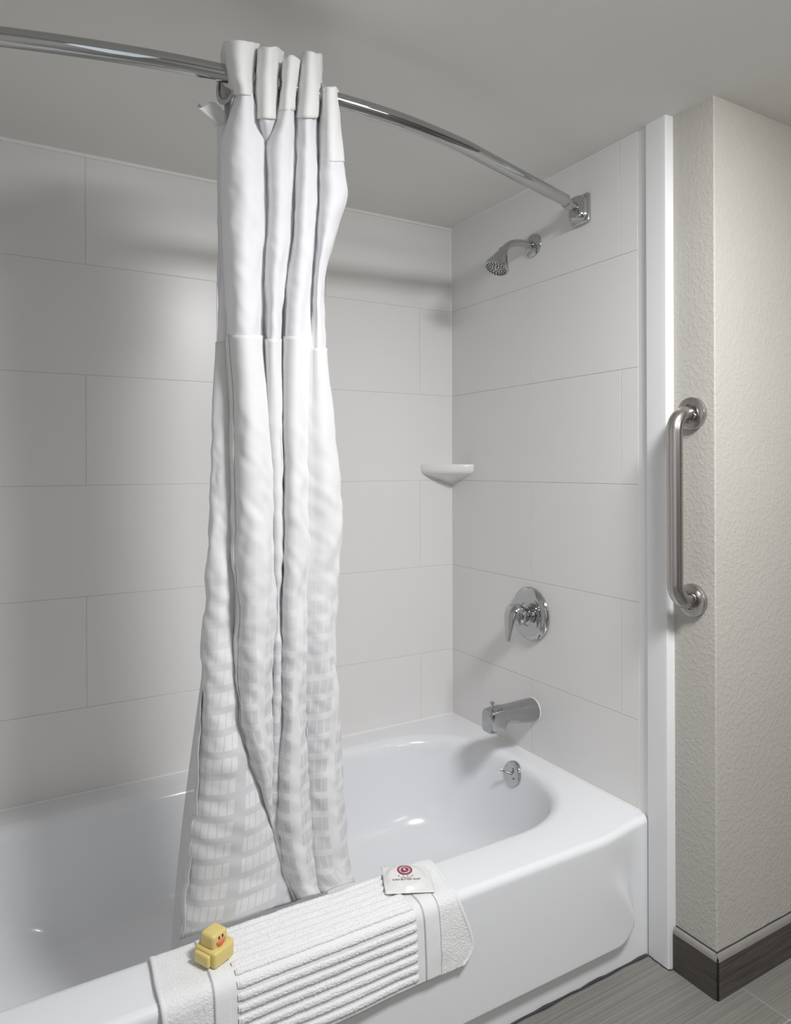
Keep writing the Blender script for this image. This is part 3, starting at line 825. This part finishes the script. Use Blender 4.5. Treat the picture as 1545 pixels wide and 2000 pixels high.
for i in range(9):
    t = -1 + 2 * i / 8; ht = math.sqrt(max(0, 1 - t * t))
    P.append([Vector((t * 0.0125, -0.0140 - 0.0055 * ht * math.sin(a), 0.0365 + 0.003 * t * t - (0.009 * ht + 0.0006) * math.cos(a) * (0.6 if math.cos(a) < 0 else 1.0) * 0.85)) for a in [math.pi * k / 10 for k in range(11)]])
link('beak', grid_me('beak', P), M['duck_orange'], dh, sharp=0)
for sx in (-1, 1):
    bm = bmesh.new(); bmesh.ops.create_uvsphere(bm, u_segments=14, v_segments=10, radius=1)
    for v in bm.verts: v.co = Vector((sx * 0.0042 + v.co.x * 0.0016, -0.0163 + v.co.y * 0.0008, 0.0455 + v.co.z * 0.0030))
    link('eye', from_bm('eye', bm), M['duck_black'], dh)
dk.rotation_euler = (0, 0, math.radians(27)); dk.scale = (0.97, 0.97, 0.97)

# ------------------------------------------------------------------ wrapped soap
so = thing('soap_packet', 'wrapped round soap with red emblem lying on the bath mat', 'soap', (-0.690, -0.824, 0.3682))
HW, HD = 0.0515, 0.0455
def puff(x, y):
    r = math.hypot((x + 0.004) / 0.042, y / 0.038)
    return 0.0060 * (1 - sstep(0.80, 1.20, r))
P = []
for i in range(41):
    y = -HD + 2 * HD * i / 40
    P.append([Vector((-HW + 2 * HW * j / 48, y, 0.001 + puff(-HW + 2 * HW * j / 48, y) - 0.0030 * max(abs(y) / HD, abs(-1 + 2 * j / 48)) ** 5 + 0.0009 * noise.noise((j * 0.21, i * 0.23, 3.3)))) for j in range(49)])
wr = link('wrapper', grid_me('wrapper', P), M['soap_wrapper'], so, sharp=0)
md = wr.modifiers.new('t', 'SOLIDIFY'); md.thickness = 0.0006; md.offset = -1
zz = 0.0096
def ring_me(r0, r1, cx, cy, z, squash=1.0, n=48):
    P = [[Vector((cx + r * math.cos(t), cy + squash * r * math.sin(t), z)) for t in [2 * math.pi * k / n for k in range(n)]] for r in (r0, r1)]
    return grid_me('ring', P, True)
ey = 0.0165
em = link('emblem', ring_me(0.0130, 0.0162, -0.004, ey, zz), M['soap_print_red'], so, smooth=False)
link('emblem_ring', ring_me(0.0102, 0.0130, -0.004, ey, zz), M['soap_print_pink'], em, smooth=False)
link('emblem_disc', ring_me(0.0, 0.0082, -0.004, ey, zz), M['soap_print_red'], em, smooth=False)
def text_me(name, body_, size, x, y, z, spacing=1.0, bold=0.0):
    cv = bpy.data.curves.new(name, 'FONT'); cv.body = body_; cv.size = size; cv.align_x = 'CENTER'; cv.align_y = 'CENTER'
    cv.space_character = spacing; cv.offset = bold; cv.resolution_u = 3
    t = bpy.data.objects.new(name + '_tmp', cv); COL.objects.link(t)
    dg = bpy.context.evaluated_depsgraph_get(); me = bpy.data.meshes.new_from_object(t.evaluated_get(dg))
    bpy.data.objects.remove(t); 
    for v in me.vertices: v.co = Vector((v.co.x + x, v.co.y + y, z))
    me.materials.clear()
    return me
link('emblem_letter', text_me('r', 'R', 0.0115, -0.004, ey, zz + 0.0004, 1, 0.0003), M['soap_wrapper'], em, smooth=False)
link('lettering_name', text_me('a', 'RAZO', 0.0064, -0.004, -0.0035, zz, 2.6), M['soap_print_dark'], so, smooth=False)
link('lettering', text_me('b', 'SHEA BUTTER SOAP', 0.0066, -0.004, -0.0155, zz, 1.0, 0.00008), M['soap_print_red'], so, smooth=False)
link('underline', box_me('u', (-0.017, -0.0096, zz - 0.0001), (0.009, -0.0089, zz), 0), M['soap_print_red'], so, smooth=False)
for ch in list(so.children) + list(em.children):           # print lies on the wrapper's surface
    if ch.name.startswith('wrapper'): continue
    for v in ch.data.vertices:
        x, y = v.co.x, v.co.y
        v.co.z = 0.0018 + puff(x, y) + (v.co.z - zz) - 0.0030 * max(abs(y) / HD, abs(x) / HW) ** 5
so.rotation_euler = (math.radians(3), math.radians(2), math.radians(-23.5))
